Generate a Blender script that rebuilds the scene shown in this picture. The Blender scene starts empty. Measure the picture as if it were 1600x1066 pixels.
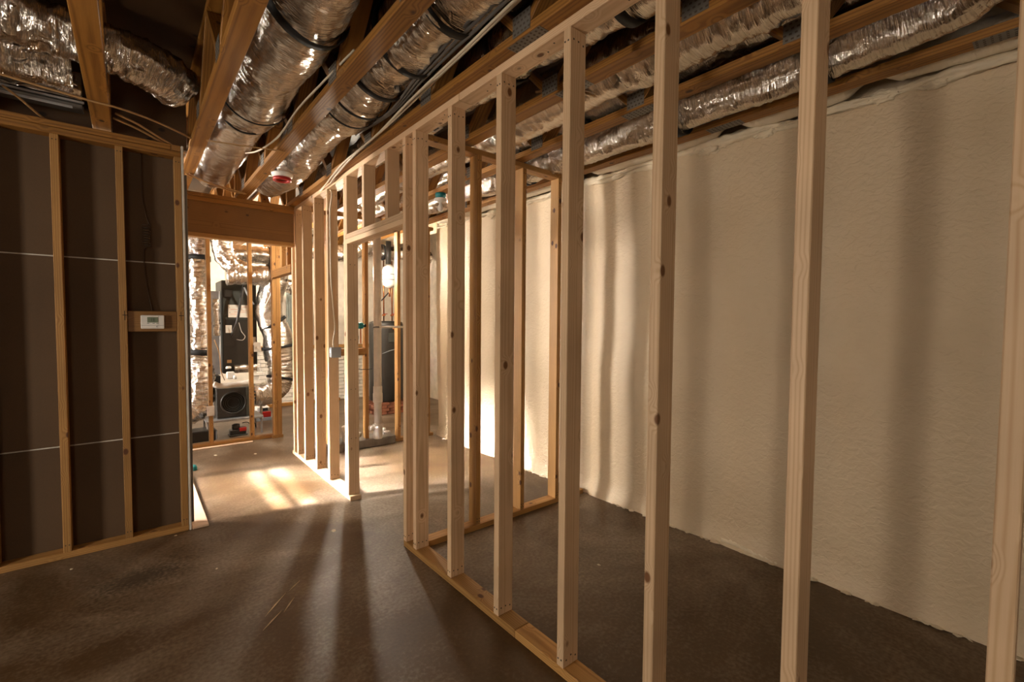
import bpy, bmesh, math, random
from mathutils import Vector, Matrix, noise, Euler
random.seed(7)
C = bpy.context.scene.collection
S = bpy.context.scene
PI = math.pi

# ------------------------------------------------------------------ camera
def cam_setup():
    y, p, r = [math.radians(a) for a in (39.76, -2.355, 0.408)]
    f = Vector((math.sin(y)*math.cos(p), math.cos(y)*math.cos(p), math.sin(p)))
    r0 = Vector((math.cos(y), -math.sin(y), 0)); u0 = r0.cross(f)
    R = r0*math.cos(r) + u0*math.sin(r); U = -r0*math.sin(r) + u0*math.cos(r)
    cd = bpy.data.cameras.new('camera'); co = bpy.data.objects.new('camera', cd); C.objects.link(co)
    cd.sensor_width = 36; cd.lens = 713.3/1600*36; cd.clip_start = .03; cd.clip_end = 200
    M = Matrix((R, U, -f)).transposed().to_4x4(); M.translation = Vector((0, 0, 1.45))
    co.matrix_world = M
    S.camera = co
cam_setup()
# ------------------------------------------------------------------ world, light, exposure
W = bpy.data.worlds.new('world'); S.world = W; W.use_nodes = True
W.node_tree.nodes['Background'].inputs[0].default_value = (.55, .68, .9, 1)
W.node_tree.nodes['Background'].inputs[1].default_value = .6
S.view_settings.view_transform = 'Standard'; S.view_settings.look = 'None'
S.view_settings.gamma = 1; S.view_settings.use_curve_mapping = False
S.view_settings.exposure = 0.0
def area(name, loc, target, sx, sy, power, col, spread=180):
    l = bpy.data.lights.new(name, 'AREA'); l.shape = 'RECTANGLE'; l.size = sx; l.size_y = sy
    l.energy = power; l.color = col; l.spread = math.radians(spread)
    o = bpy.data.objects.new(name, l); C.objects.link(o); o.location = loc
    o.rotation_euler = (Vector(target)-Vector(loc)).to_track_quat('-Z', 'Y').to_euler()
    return o
def point(name, loc, power, col, rad=.05):
    l = bpy.data.lights.new(name, 'POINT'); l.energy = power; l.color = col; l.shadow_soft_size = rad
    o = bpy.data.objects.new(name, l); C.objects.link(o); o.location = loc; return o
WARM = (1, .83, .64)
# daylight from the glazed door of the next room, far to the left behind the hallway
area('daylight_door', (-3.05, 6.35, 1.75), (1.0, 4.4, 0.6), .55, .9, 420, (1, .90, .80))
area('glazed_door_beam', (-3.4, 5.40, 1.9), (1.55, 4.25, 0), 1.05, 1.15, 120, (1, .92, .86), 15)
# window of the room the camera stands in, off to the left
area('left_window', (-3.3, 2.0, 1.35), (1.5, 1.9, 1.3), .42, 1.3, 84, (1, .88, .73))
# bulb of the mechanical room
point('mechanical_room_bulb', (1.6, 7.4, 2.60), 110, (1, .86, .68), .05)
point('heater_corner_bulb', (2.15, 5.8, 2.2), 115, (1, .86, .68), .05)
# general light of the room the camera stands in
area('room_light', (-1.7, -2.2, 1.7), (1.1, 2.2, 1.2), 1.1, 1.0, 36, WARM)
# low sun through the gaps of the closed blind in the left wall
sl = bpy.data.lights.new('sun', 'SUN'); sl.energy = 210; sl.angle = math.radians(.6); sl.color = (1, .95, .86)
so = bpy.data.objects.new('sun', sl); C.objects.link(so)
so.rotation_euler = Vector((1, -.22, -.4)).to_track_quat('-Z', 'Y').to_euler()

# ------------------------------------------------------------------ materials
def mat(name):
    m = bpy.data.materials.new(name); m.use_nodes = True
    return m, m.node_tree.nodes, m.node_tree.links, m.node_tree.nodes['Principled BSDF']
def ramp(N, stops):
    r = N.new('ShaderNodeValToRGB'); e = r.color_ramp.elements
    while len(e) < len(stops): e.new(.5)
    for i, (p, c) in enumerate(stops):
        e[i].position = p; e[i].color = (*c, 1)
    return r
def math_(N, L, op, a, b=None, c=None):
    n = N.new('ShaderNodeMath'); n.operation = op
    for i, v in enumerate((a, b, c)):
        if v is None: continue
        if isinstance(v, (int, float)): n.inputs[i].default_value = v
        else: L.new(v, n.inputs[i])
    return n.outputs[0]
def plain(name, col, rough=.5, metal=0, bump=0, bscale=60, var=.12):
    m, N, L, B = mat(name)
    tc = N.new('ShaderNodeTexCoord'); nz = N.new('ShaderNodeTexNoise'); L.new(tc.outputs['Object'], nz.inputs['Vector'])
    nz.inputs['Scale'].default_value = 9; nz.inputs['Detail'].default_value = 5
    r = ramp(N, [(.3, tuple(c*(1-var) for c in col)), (.7, tuple(min(1, c*(1+var)) for c in col))])
    L.new(nz.outputs[0], r.inputs[0]); L.new(r.outputs[0], B.inputs['Base Color'])
    B.inputs['Roughness'].default_value = rough; B.inputs['Metallic'].default_value = metal
    if bump:
        n2 = N.new('ShaderNodeTexNoise'); n2.inputs['Scale'].default_value = bscale; L.new(tc.outputs['Object'], n2.inputs['Vector'])
        b = N.new('ShaderNodeBump'); b.inputs['Strength'].default_value = bump; b.inputs['Distance'].default_value = .004
        L.new(n2.outputs[0], b.inputs['Height']); L.new(b.outputs[0], B.inputs['Normal'])
    return m
def wood(name, light, dark, knot, rough=.55, tint=.18, freq=850):
    """sawn softwood: growth rings round an off-centre pith along local Z, with knots"""
    m, N, L, B = mat(name)
    tc = N.new('ShaderNodeTexCoord'); oi = N.new('ShaderNodeObjectInfo')
    off = N.new('ShaderNodeVectorMath'); off.operation = 'SCALE'
    cx = N.new('ShaderNodeCombineXYZ'); cx.inputs[0].default_value = .07; cx.inputs[1].default_value = .05; cx.inputs[2].default_value = 31
    L.new(cx.outputs[0], off.inputs[0]); L.new(oi.outputs['Random'], off.inputs['Scale'])
    ad = N.new('ShaderNodeVectorMath'); ad.operation = 'ADD'; L.new(tc.outputs['Object'], ad.inputs[0]); L.new(off.outputs[0], ad.inputs[1])
    P = ad.outputs[0]
    # knots
    mk = N.new('ShaderNodeMapping'); mk.inputs['Scale'].default_value = (9, 9, 6); L.new(P, mk.inputs[0])
    vo = N.new('ShaderNodeTexVoronoi'); vo.inputs['Scale'].default_value = 1; L.new(mk.outputs[0], vo.inputs['Vector'])
    kd = vo.outputs['Distance']
    kn = N.new('ShaderNodeMapRange'); kn.inputs['From Min'].default_value = .09; kn.inputs['From Max'].default_value = .145
    kn.inputs['To Min'].default_value = 1; kn.inputs['To Max'].default_value = 0; L.new(kd, kn.inputs['Value'])
    kw = N.new('ShaderNodeMapRange'); kw.inputs['From Min'].default_value = .05; kw.inputs['From Max'].default_value = .34
    kw.inputs['To Min'].default_value = .020; kw.inputs['To Max'].default_value = 0; kw.interpolation_type = 'SMOOTHSTEP'; L.new(kd, kw.inputs['Value'])
    # rings
    lo = N.new('ShaderNodeMapping'); lo.inputs['Scale'].default_value = (6, 6, .55); L.new(P, lo.inputs[0])
    nz = N.new('ShaderNodeTexNoise'); nz.inputs['Scale'].default_value = 1; nz.inputs['Detail'].default_value = 3; L.new(lo.outputs[0], nz.inputs['Vector'])
    sp = N.new('ShaderNodeSeparateXYZ'); L.new(P, sp.inputs[0])
    x = math_(N, L, 'ADD', sp.outputs[0], -.06); y = math_(N, L, 'ADD', sp.outputs[1], .05)
    rr = math_(N, L, 'SQRT', math_(N, L, 'ADD', math_(N, L, 'MULTIPLY', x, x), math_(N, L, 'MULTIPLY', y, y)))
    rr = math_(N, L, 'ADD', rr, math_(N, L, 'MULTIPLY', nz.outputs[0], .03))
    rr = math_(N, L, 'ADD', rr, kw.outputs[0])
    ph = math_(N, L, 'SINE', math_(N, L, 'MULTIPLY', rr, freq))
    ph = math_(N, L, 'MULTIPLY_ADD', ph, .5, .5)
    ph = math_(N, L, 'POWER', ph, 2.2)
    fi = N.new('ShaderNodeMapping'); fi.inputs['Scale'].default_value = (260, 260, 7); L.new(P, fi.inputs[0])
    n2 = N.new('ShaderNodeTexNoise'); n2.inputs['Scale'].default_value = 1; n2.inputs['Detail'].default_value = 2; L.new(fi.outputs[0], n2.inputs['Vector'])
    g = math_(N, L, 'MULTIPLY_ADD', ph, .55, math_(N, L, 'MULTIPLY', n2.outputs[0], .45))
    r = ramp(N, [(.05, light), (1.0, dark)]); L.new(g, r.inputs[0])
    bl = N.new('ShaderNodeTexNoise'); bl.inputs['Scale'].default_value = 2.2; bl.inputs['Detail'].default_value = 4; L.new(P, bl.inputs['Vector'])
    hs = N.new('ShaderNodeHueSaturation'); L.new(r.outputs[0], hs.inputs['Color'])
    v = math_(N, L, 'MULTIPLY_ADD', oi.outputs['Random'], tint*2, 1-tint)
    v = math_(N, L, 'MULTIPLY', v, math_(N, L, 'MULTIPLY_ADD', bl.outputs[0], .7, .65))
    L.new(v, hs.inputs['Value'])
    mx = N.new('ShaderNodeMixRGB'); L.new(kn.outputs[0], mx.inputs[0]); L.new(hs.outputs[0], mx.inputs[1]); mx.inputs[2].default_value = (*knot, 1)
    L.new(mx.outputs[0], B.inputs['Base Color']); B.inputs['Roughness'].default_value = rough
    b = N.new('ShaderNodeBump'); b.inputs['Strength'].default_value = .25; b.inputs['Distance'].default_value = .0015
    L.new(g, b.inputs['Height']); L.new(b.outputs[0], B.inputs['Normal'])
    return m
def foil(name, col=(.80, .76, .70), rough=.2, crumple=1.0, fine=1.0, metal=1.0):
    m, N, L, B = mat(name)
    uv = N.new('ShaderNodeUVMap'); tc = N.new('ShaderNodeTexCoord')
    mp = N.new('ShaderNodeMapping'); mp.inputs['Scale'].default_value = (5.0, 95, 1); L.new(uv.outputs[0], mp.inputs[0])
    n1 = N.new('ShaderNodeTexNoise'); n1.inputs['Scale'].default_value = 1; n1.inputs['Detail'].default_value = 4; n1.inputs['Distortion'].default_value = 1.0
    L.new(mp.outputs[0], n1.inputs['Vector'])
    vo = N.new('ShaderNodeTexNoise'); vo.inputs['Scale'].default_value = 13; vo.inputs['Detail'].default_value = 5; vo.inputs['Distortion'].default_value = 1.6
    if hasattr(vo, 'noise_type'): vo.noise_type = 'RIDGED_MULTIFRACTAL'
    L.new(tc.outputs['Object'], vo.inputs['Vector'])
    msk = N.new('ShaderNodeTexNoise'); msk.inputs['Scale'].default_value = 3.2; L.new(tc.outputs['Object'], msk.inputs['Vector'])
    mr = N.new('ShaderNodeMapRange'); mr.inputs['From Min'].default_value = .40; mr.inputs['From Max'].default_value = .55; L.new(msk.outputs[0], mr.inputs['Value'])
    h = math_(N, L, 'ADD', math_(N, L, 'MULTIPLY', n1.outputs[0], .75*fine),
              math_(N, L, 'MULTIPLY', math_(N, L, 'MULTIPLY', vo.outputs[0], mr.outputs[0]), .8*crumple))
    b = N.new('ShaderNodeBump'); b.inputs['Strength'].default_value = 1.0; b.inputs['Distance'].default_value = .013
    L.new(h, b.inputs['Height']); L.new(b.outputs[0], B.inputs['Normal'])
    B.inputs['Base Color'].default_value = (*col, 1); B.inputs['Metallic'].default_value = metal
    rn = math_(N, L, 'MULTIPLY_ADD', msk.outputs[0], .16, rough-.10); L.new(rn, B.inputs['Roughness'])
    return m

NEW = wood('new_pine', (.70, .50, .315), (.53, .335, .18), (.17, .07, .022))
OLD = wood('honey_pine', (.37, .168, .030), (.155, .058, .008), (.06, .022, .006), freq=620)
WALLPINE = wood('wall_pine', (.47, .255, .080), (.27, .125, .030), (.10, .035, .012), freq=700)
DARKP = wood('brown_plank', (.28, .135, .035), (.19, .085, .020), (.05, .02, .008))
FOIL = foil('duct_foil'); FOILS = foil('duct_foil_smooth', (.84, .80, .74), .27, .5, .45)
FOILW = foil('insulation_foil', (.80, .72, .58), .42, .7, .3, .3)
BLACK = plain('black_strap', (.006, .006, .006), .75)
GALV = plain('galvanised', (.20, .19, .175), .5, .6, .1, 200)
PUNCH = plain('punched_hole', (.07, .055, .04), .8)
WHITE = plain('white_plastic', (.78, .76, .72), .4)
PVC = plain('white_pvc', (.80, .76, .70), .35)
GREYP = plain('grey_plastic', (.25, .27, .29), .5)
CABLE = plain('white_cable', (.62, .54, .42), .5)
CABLEG = plain('grey_cable', (.13, .125, .12), .45)
CABLEB = plain('tan_cable', (.38, .22, .09), .5)
CABLED = plain('dark_cable', (.05, .028, .014), .6)
DARKM = plain('dark_green_metal', (.050, .056, .050), .45, .2)
BLACKM = plain('black_metal', (.020, .018, .015), .4)
SHEET = plain('sheet_metal', (.36, .36, .36), .45, .6)
PANELG = plain('panel_grey_green', (.22, .25, .22), .5)
RED = plain('red_plastic', (.36, .012, .007), .4)
TEAL = plain('teal_plastic', (.01, .19, .21), .4)
COPPER = plain('copper', (.55, .22, .09), .3, 1)
INSUL = plain('white_insulation', (.75, .74, .70), .6, 0, .5, 40)
CURB = plain('curb_concrete', (.17, .15, .13), .8, 0, .6, 50, .3)
LCD = plain('lcd', (.20, .24, .17), .25)
GYPS = plain('gypsum_edge', (.62, .58, .52), .8, 0, .4, 120)
PAPER = plain('notice_paper', (.86, .84, .78), .6)
ORANGE = plain('orange_print', (.75, .25, .05), .6)
PINKB = plain('pale_board', (.60, .42, .29), .6, 0, .2, 60)
ASH = plain('wood_sliver', (.62, .48, .30), .7)
DUST = plain('foam_crumb', (.70, .62, .48), .8)

def mat_paper():
    m, N, L, B = mat('drywall_back_paper'); tc = N.new('ShaderNodeTexCoord')
    nz = N.new('ShaderNodeTexNoise'); nz.inputs['Scale'].default_value = 260; nz.inputs['Detail'].default_value = 3; L.new(tc.outputs['Object'], nz.inputs['Vector'])
    n2 = N.new('ShaderNodeTexNoise'); n2.inputs['Scale'].default_value = 1.6; n2.inputs['Detail'].default_value = 4; L.new(tc.outputs['Object'], n2.inputs['Vector'])
    g = math_(N, L, 'ADD', math_(N, L, 'MULTIPLY', nz.outputs[0], .35), math_(N, L, 'MULTIPLY', n2.outputs[0], .65))
    r = ramp(N, [(.3, (.075, .043, .021)), (.7, (.115, .069, .035))]); L.new(g, r.inputs[0]); L.new(r.outputs[0], B.inputs['Base Color'])
    B.inputs['Roughness'].default_value = .85
    return m
PAPERB = mat_paper()
def mat_floor():
    m, N, L, B = mat('concrete_slab'); tc = N.new('ShaderNodeTexCoord')
    a = N.new('ShaderNodeTexNoise'); a.inputs['Scale'].default_value = .9; a.inputs['Detail'].default_value = 9; a.inputs['Roughness'].default_value = .62; a.inputs['Distortion'].default_value = .5
    b = N.new('ShaderNodeTexNoise'); b.inputs['Scale'].default_value = 55; b.inputs['Detail'].default_value = 6
    cpt = N.new('ShaderNodeTexNoise'); cpt.inputs['Scale'].default_value = 2.4; cpt.inputs['Detail'].default_value = 7
    for n in (a, b, cpt): L.new(tc.outputs['Object'], n.inputs['Vector'])
    g = math_(N, L, 'ADD', math_(N, L, 'MULTIPLY', a.outputs[0], .75), math_(N, L, 'MULTIPLY', b.outputs[0], .25))
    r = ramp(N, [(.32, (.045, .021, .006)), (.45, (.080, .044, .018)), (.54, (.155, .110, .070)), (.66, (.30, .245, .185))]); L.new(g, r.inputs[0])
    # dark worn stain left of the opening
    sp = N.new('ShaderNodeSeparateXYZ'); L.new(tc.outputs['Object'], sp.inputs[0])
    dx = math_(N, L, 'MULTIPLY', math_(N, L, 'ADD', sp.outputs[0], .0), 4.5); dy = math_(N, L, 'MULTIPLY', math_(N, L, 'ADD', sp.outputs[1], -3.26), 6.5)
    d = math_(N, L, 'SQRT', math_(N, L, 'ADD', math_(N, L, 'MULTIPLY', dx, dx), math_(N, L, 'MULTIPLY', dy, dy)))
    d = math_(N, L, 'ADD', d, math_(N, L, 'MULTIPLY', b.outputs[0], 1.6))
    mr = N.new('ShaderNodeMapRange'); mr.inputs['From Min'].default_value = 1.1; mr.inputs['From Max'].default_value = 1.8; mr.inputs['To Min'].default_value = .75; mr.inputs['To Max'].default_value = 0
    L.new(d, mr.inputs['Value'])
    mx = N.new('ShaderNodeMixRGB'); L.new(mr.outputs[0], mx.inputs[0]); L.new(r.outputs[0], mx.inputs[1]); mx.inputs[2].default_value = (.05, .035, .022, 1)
    L.new(mx.outputs[0], B.inputs['Base Color'])
    rr = math_(N, L, 'MULTIPLY_ADD', cpt.outputs[0], .35, .27); L.new(rr, B.inputs['Roughness'])
    bp = N.new('ShaderNodeBump'); bp.inputs['Strength'].default_value = .25; bp.inputs['Distance'].default_value = .003; L.new(b.outputs[0], bp.inputs['Height']); L.new(bp.outputs[0], B.inputs['Normal'])
    return m
FLOORM = mat_floor()
def mat_foam():
    m, N, L, B = mat('spray_foam'); tc = N.new('ShaderNodeTexCoord')
    a = N.new('ShaderNodeTexNoise'); a.inputs['Scale'].default_value = 1.1; a.inputs['Detail'].default_value = 6
    mp = N.new('ShaderNodeMapping'); mp.inputs['Scale'].default_value = (1, 1, 1.35); L.new(tc.outputs['Object'], mp.inputs[0])
    b = N.new('ShaderNodeTexNoise'); b.inputs['Scale'].default_value = 27; b.inputs['Detail'].default_value = 4; b.inputs['Distortion'].default_value = .8
    L.new(tc.outputs['Object'], a.inputs['Vector']); L.new(mp.outputs[0], b.inputs['Vector'])
    r = ramp(N, [(.3, (.57, .44, .285)), (.7, (.70, .565, .385))]); L.new(a.outputs[0], r.inputs[0]); L.new(r.outputs[0], B.inputs['Base Color'])
    B.inputs['Roughness'].default_value = .48
    bp = N.new('ShaderNodeBump'); bp.inputs['Strength'].default_value = .55; bp.inputs['Distance'].default_value = .012; L.new(b.outputs[0], bp.inputs['Height']); L.new(bp.outputs[0], B.inputs['Normal'])
    return m
FOAM = mat_foam()
FOAMB = plain('foam_bead', (.70, .60, .44), .6, 0, .5, 50)
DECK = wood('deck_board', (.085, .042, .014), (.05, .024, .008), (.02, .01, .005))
BRICKM = plain('brown_brick', (.26, .10, .055), .8, 0, .5, 60, .35)
WBRICK = plain('white_painted_brick', (.74, .68, .58), .6, 0, .4, 60)
MORTAR = plain('mortar', (.55, .50, .43), .9, 0, .4, 60)
WALLW = plain('white_wall', (.74, .66, .54), .7)

# ------------------------------------------------------------------ helpers
def link(name, me, m=None, parent=None):
    o = bpy.data.objects.new(name, me)
    if m is not None:
        for k in (m if isinstance(m, (list, tuple)) else [m]): me.materials.append(k)
    C.objects.link(o)
    if parent: o.parent = parent
    return o
def tag(o, label, cat, group=None):
    o['label'] = label; o['category'] = cat
    if group: o['group'] = group
    return o
def empty(name, loc=(0, 0, 0), label=None, cat=None, group=None, struct=False):
    o = bpy.data.objects.new(name, None); C.objects.link(o); o.location = loc; o.empty_display_size = .1
    if label: tag(o, label, cat, group)
    if struct: o['kind'] = 'structure'
    return o
def smooth(me):
    for p in me.polygons: p.use_smooth = True
_box = {}
def boxmesh(w, t, l, bev=.0025):
    """chamfered box: x width, y thickness, z length; centred"""
    k = (round(w, 4), round(t, 4), round(l, 4), bev)
    bm = bmesh.new(); bmesh.ops.create_cube(bm, size=1)
    for v in bm.verts: v.co = Vector((v.co.x*w, v.co.y*t, v.co.z*l))
    if bev: bmesh.ops.bevel(bm, geom=bm.edges[:], offset=min(bev, w*.3, t*.3, l*.3), segments=1, affect='EDGES')
    me = bpy.data.meshes.new('board'); bm.to_mesh(me); bm.free()
    return me
AX = {'x': Matrix(((0, 0, 1), (1, 0, 0), (0, 1, 0))), 'y': Matrix(((1, 0, 0), (0, 0, 1), (0, -1, 0))), 'z': Matrix.Identity(3)}
def board(name, x0, x1, y0, y1, z0, z1, m, parent=None, axis=None, bev=.0025):
    """axis-aligned board; local Z runs along its length so the grain follows it"""
    d = (x1-x0, y1-y0, z1-z0)
    if axis is None: axis = 'xyz'[max(range(3), key=lambda i: d[i])]
    R = AX[axis]
    # local dims: world = R * local
    loc = [sum(abs(R[i][j])*d[i] for i in range(3)) for j in range(3)]
    o = link(name, boxmesh(*loc, bev), m, parent)
    c = Vector(((x0+x1)/2, (y0+y1)/2, (z0+z1)/2))
    if parent: c = c - parent.location
    o.matrix_basis = Matrix.Translation(c) @ R.to_4x4()
    return o
def beam(name, p0, p1, w, t, m, parent=None, up=(1, 0, 0), bev=.0025):
    """board between two points, w along 'up', t across"""
    p0 = Vector(p0); p1 = Vector(p1); d = p1-p0; z = d.normalized(); x = Vector(up); x = (x-z*x.dot(z)).normalized(); y = z.cross(x)
    o = link(name, boxmesh(w, t, d.length, bev), m, parent)
    c = (p0+p1)/2
    if parent: c = c-parent.location
    M = Matrix((x, y, z)).transposed().to_4x4(); M.translation = c; o.matrix_basis = M
    return o
def catmull(pts, n):
    P = [Vector(p) for p in pts]; out = []
    P = [2*P[0]-P[1]] + P + [2*P[-1]-P[-2]]
    seg = len(P)-3
    for s in range(seg):
        a, b, c, d = P[s:s+4]
        k = max(2, int(n*(c-b).length)+1)
        for i in range(k):
            t = i/k
            out.append(.5*((2*b)+(c-a)*t+(2*a-5*b+4*c-d)*t*t+(3*b-3*c+d-a)*t**3))
    out.append(P[-2]); return out
def sweep(pts, rad, segs=10, per_m=20, squash=1.0, cap=True, disp=None, curve=True, orig=None):
    """tube along a curve; rad number or f(u 0..1); returns mesh with uv (around m, along m)"""
    path = catmull(pts, per_m) if curve else [Vector(p) for p in pts]
    L = [0]
    for a, b in zip(path, path[1:]): L.append(L[-1]+(b-a).length)
    T = [(path[min(i+1, len(path)-1)]-path[max(i-1, 0)]).normalized() for i in range(len(path))]
    ref = Vector((0, 0, 1)) if abs(T[0].z) < .9 else Vector((1, 0, 0))
    nx = T[0].cross(ref).normalized()
    vs = []; fs = []; uvs = []
    o0 = Vector(orig) if orig is not None else Vector((0, 0, 0))
    for i, (p, t) in enumerate(zip(path, T)):
        nx = (nx - t*nx.dot(t)).normalized(); ny = t.cross(nx)
        r = rad(L[i]/L[-1]) if callable(rad) else rad
        for j in range(segs):
            a = 2*PI*j/segs
            q = r
            if disp: q += disp(L[i], a, r)
            vs.append(p + nx*math.cos(a)*q + ny*math.sin(a)*q*squash - o0)
    n = len(path)
    for i in range(n-1):
        for j in range(segs):
            k = (j+1) % segs
            fs.append((i*segs+j, i*segs+k, (i+1)*segs+k, (i+1)*segs+j))
            uvs.append([(j/segs, L[i]), ((j+1)/segs, L[i]), ((j+1)/segs, L[i+1]), (j/segs, L[i+1])])
    if cap:
        fs.append(tuple(range(segs))[::-1]); uvs.append([(0, 0)]*segs)
        fs.append(tuple((n-1)*segs+j for j in range(segs))); uvs.append([(0, 0)]*segs)
    me = bpy.data.meshes.new('tube'); me.from_pydata(vs, [], fs)
    ul = me.uv_layers.new(name='UVMap'); k = 0
    flat = [c for f in uvs for c in f]
    for i, c in enumerate(flat): ul.data[i].uv = c
    smooth(me)
    return me, path
def cable(name, pts, r, m, label=None, cat='cable', parent=None, segs=8, per_m=25, group=None):
    me, _ = sweep(pts, r, segs, per_m)
    o = link(name, me, m, parent)
    if label: tag(o, label, cat, group)
    return o
def lathe(prof, segs=24, axis='z'):
    vs = []; fs = []
    for (r, z) in prof:
        for j in range(segs):
            a = 2*PI*j/segs; vs.append((r*math.cos(a), r*math.sin(a), z))
    for i in range(len(prof)-1):
        for j in range(segs):
            k = (j+1) % segs; fs.append((i*segs+j, i*segs+k, (i+1)*segs+k, (i+1)*segs+j))
    fs.append(tuple(range(segs))[::-1]); fs.append(tuple((len(prof)-1)*segs+j for j in range(segs)))
    me = bpy.data.meshes.new('lathe'); me.from_pydata(vs, [], fs); smooth(me); 
    return me
def put(name, me, m, parent=None, loc=(0, 0, 0), rot=(0, 0, 0)):
    o = link(name, me, m, parent); o.location = loc; o.rotation_euler = rot; return o
def nb(x, y, z): return noise.noise(Vector((x, y, z)))
def crinkle(seed, fine=1.0, lump=1.0):
    def f(l, a, r):
        cx, sy = math.cos(a), math.sin(a)
        d = nb(l*34+seed, cx*1.4, sy*1.4+seed)*.010*fine
        d += nb(l*95, cx*2.6+seed, sy*2.6)*.0045*fine
        d += nb(l*2.6+seed*3, cx*.9, sy*.9)*.020*lump
        d += abs(nb(l*9+seed, cx*4, sy*4))*.006*lump
        return d
    return f
def pinch(base, spots, w=.035, depth=.03, bulge=.0, swing=()):
    """radius along 0..1 with pinches (u) where straps bind it"""
    def f(u):
        r = base(u) if callable(base) else base
        for s in spots: r -= depth*math.exp(-((u-s)/w)**2)
        return r
    return f
def duct(pts, rad, m, label, seed=0, straps=(), segs=56, per_m=85, fine=1.0, lump=1.0, squash=1.0, group=None, strapw=.05, skew=.0, name='flex_duct', run=None):
    me, path = sweep(pts, rad, segs, per_m, squash, True, crinkle(seed, fine, lump), orig=pts[0])
    if run:
        o = link('duct_length', me, m, run); o.location = Vector(pts[0])-run.location
    else:
        o = link(name, me, m); o.location = pts[0]; tag(o, label, 'duct', group)
    n = len(path)
    for st in straps:
        s, w = st if isinstance(st, tuple) else (st, strapw)
        i = int(s*(n-1)); p = path[i]; t = (path[min(i+1, n-1)]-path[max(i-1, 0)]).normalized()
        r = (rad(s) if callable(rad) else rad)+.016
        t = (t + Vector((skew, 0, 0))).normalized()
        q = link('strap', ringmesh(r, w, .004, squash), BLACK, o)
        x = t.cross(Vector((0, 0, 1)) if abs(t.z) < .9 else Vector((1, 0, 0))).normalized(); y = t.cross(x)
        M = Matrix((x, y, t)).transposed().to_4x4(); M.translation = p-Vector(pts[0]); q.matrix_basis = M
    return o
def ringmesh(r, w, th, squash=1.0, segs=40):
    vs = []; fs = []
    prof = [(r, -w/2), (r+th, -w/2), (r+th, w/2), (r, w/2)]
    for j in range(segs):
        a = 2*PI*j/segs
        for (q, z) in prof: vs.append((q*math.cos(a), q*math.sin(a)*squash, z))
    for j in range(segs):
        k = (j+1) % segs
        for i in range(4):
            h = (i+1) % 4; fs.append((j*4+i, j*4+h, k*4+h, k*4+i))
    me = bpy.data.meshes.new('ring'); me.from_pydata(vs, [], fs); smooth(me); return me
def joined(boxes, rots=None):
    """many little boxes in one mesh; boxes: (cx,cy,cz,sx,sy,sz)"""
    vs = []; fs = []
    for (cx, cy, cz, sx, sy, sz) in boxes:
        b = len(vs)
        for dx in (-.5, .5):
            for dy in (-.5, .5):
                for dz in (-.5, .5): vs.append((cx+dx*sx, cy+dy*sy, cz+dz*sz))
        for f in ((0, 1, 3, 2), (4, 6, 7, 5), (0, 4, 5, 1), (2, 3, 7, 6), (0, 2, 6, 4), (1, 5, 7, 3)): fs.append(tuple(b+i for i in f))
    me = bpy.data.meshes.new('boxes'); me.from_pydata(vs, [], fs); return me

# ------------------------------------------------------------------ shell
def plane_box(name, x0, x1, y0, y1, z0, z1, m, struct=True, parent=None):
    o = link(name, joined([((x0+x1)/2, (y0+y1)/2, (z0+z1)/2, x1-x0, y1-y0, z1-z0)]), m, parent)
    if struct and not parent: o['kind'] = 'structure'
    return o
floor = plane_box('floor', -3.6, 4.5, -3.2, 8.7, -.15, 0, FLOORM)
CH = 2.63           # underside of the floor trusses
DZ = 3.08
ceil = empty('ceiling', struct=True)
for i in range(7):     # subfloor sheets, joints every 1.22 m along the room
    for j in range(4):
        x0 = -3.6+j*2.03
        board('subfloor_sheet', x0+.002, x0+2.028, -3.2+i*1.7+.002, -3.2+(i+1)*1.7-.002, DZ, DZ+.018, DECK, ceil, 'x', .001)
plane_box('wall_rear', -3.6, 4.5, -3.3, -3.2, 0, 3.1, PAPERB)
plane_box('wall_corner', 3.22, 4.5, 5.06, 5.2, 0, 3.1, WALLW)
plane_box('wall_far', -3.6, 4.5, 8.55, 8.7, 0, 3.1, WALLW)

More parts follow.
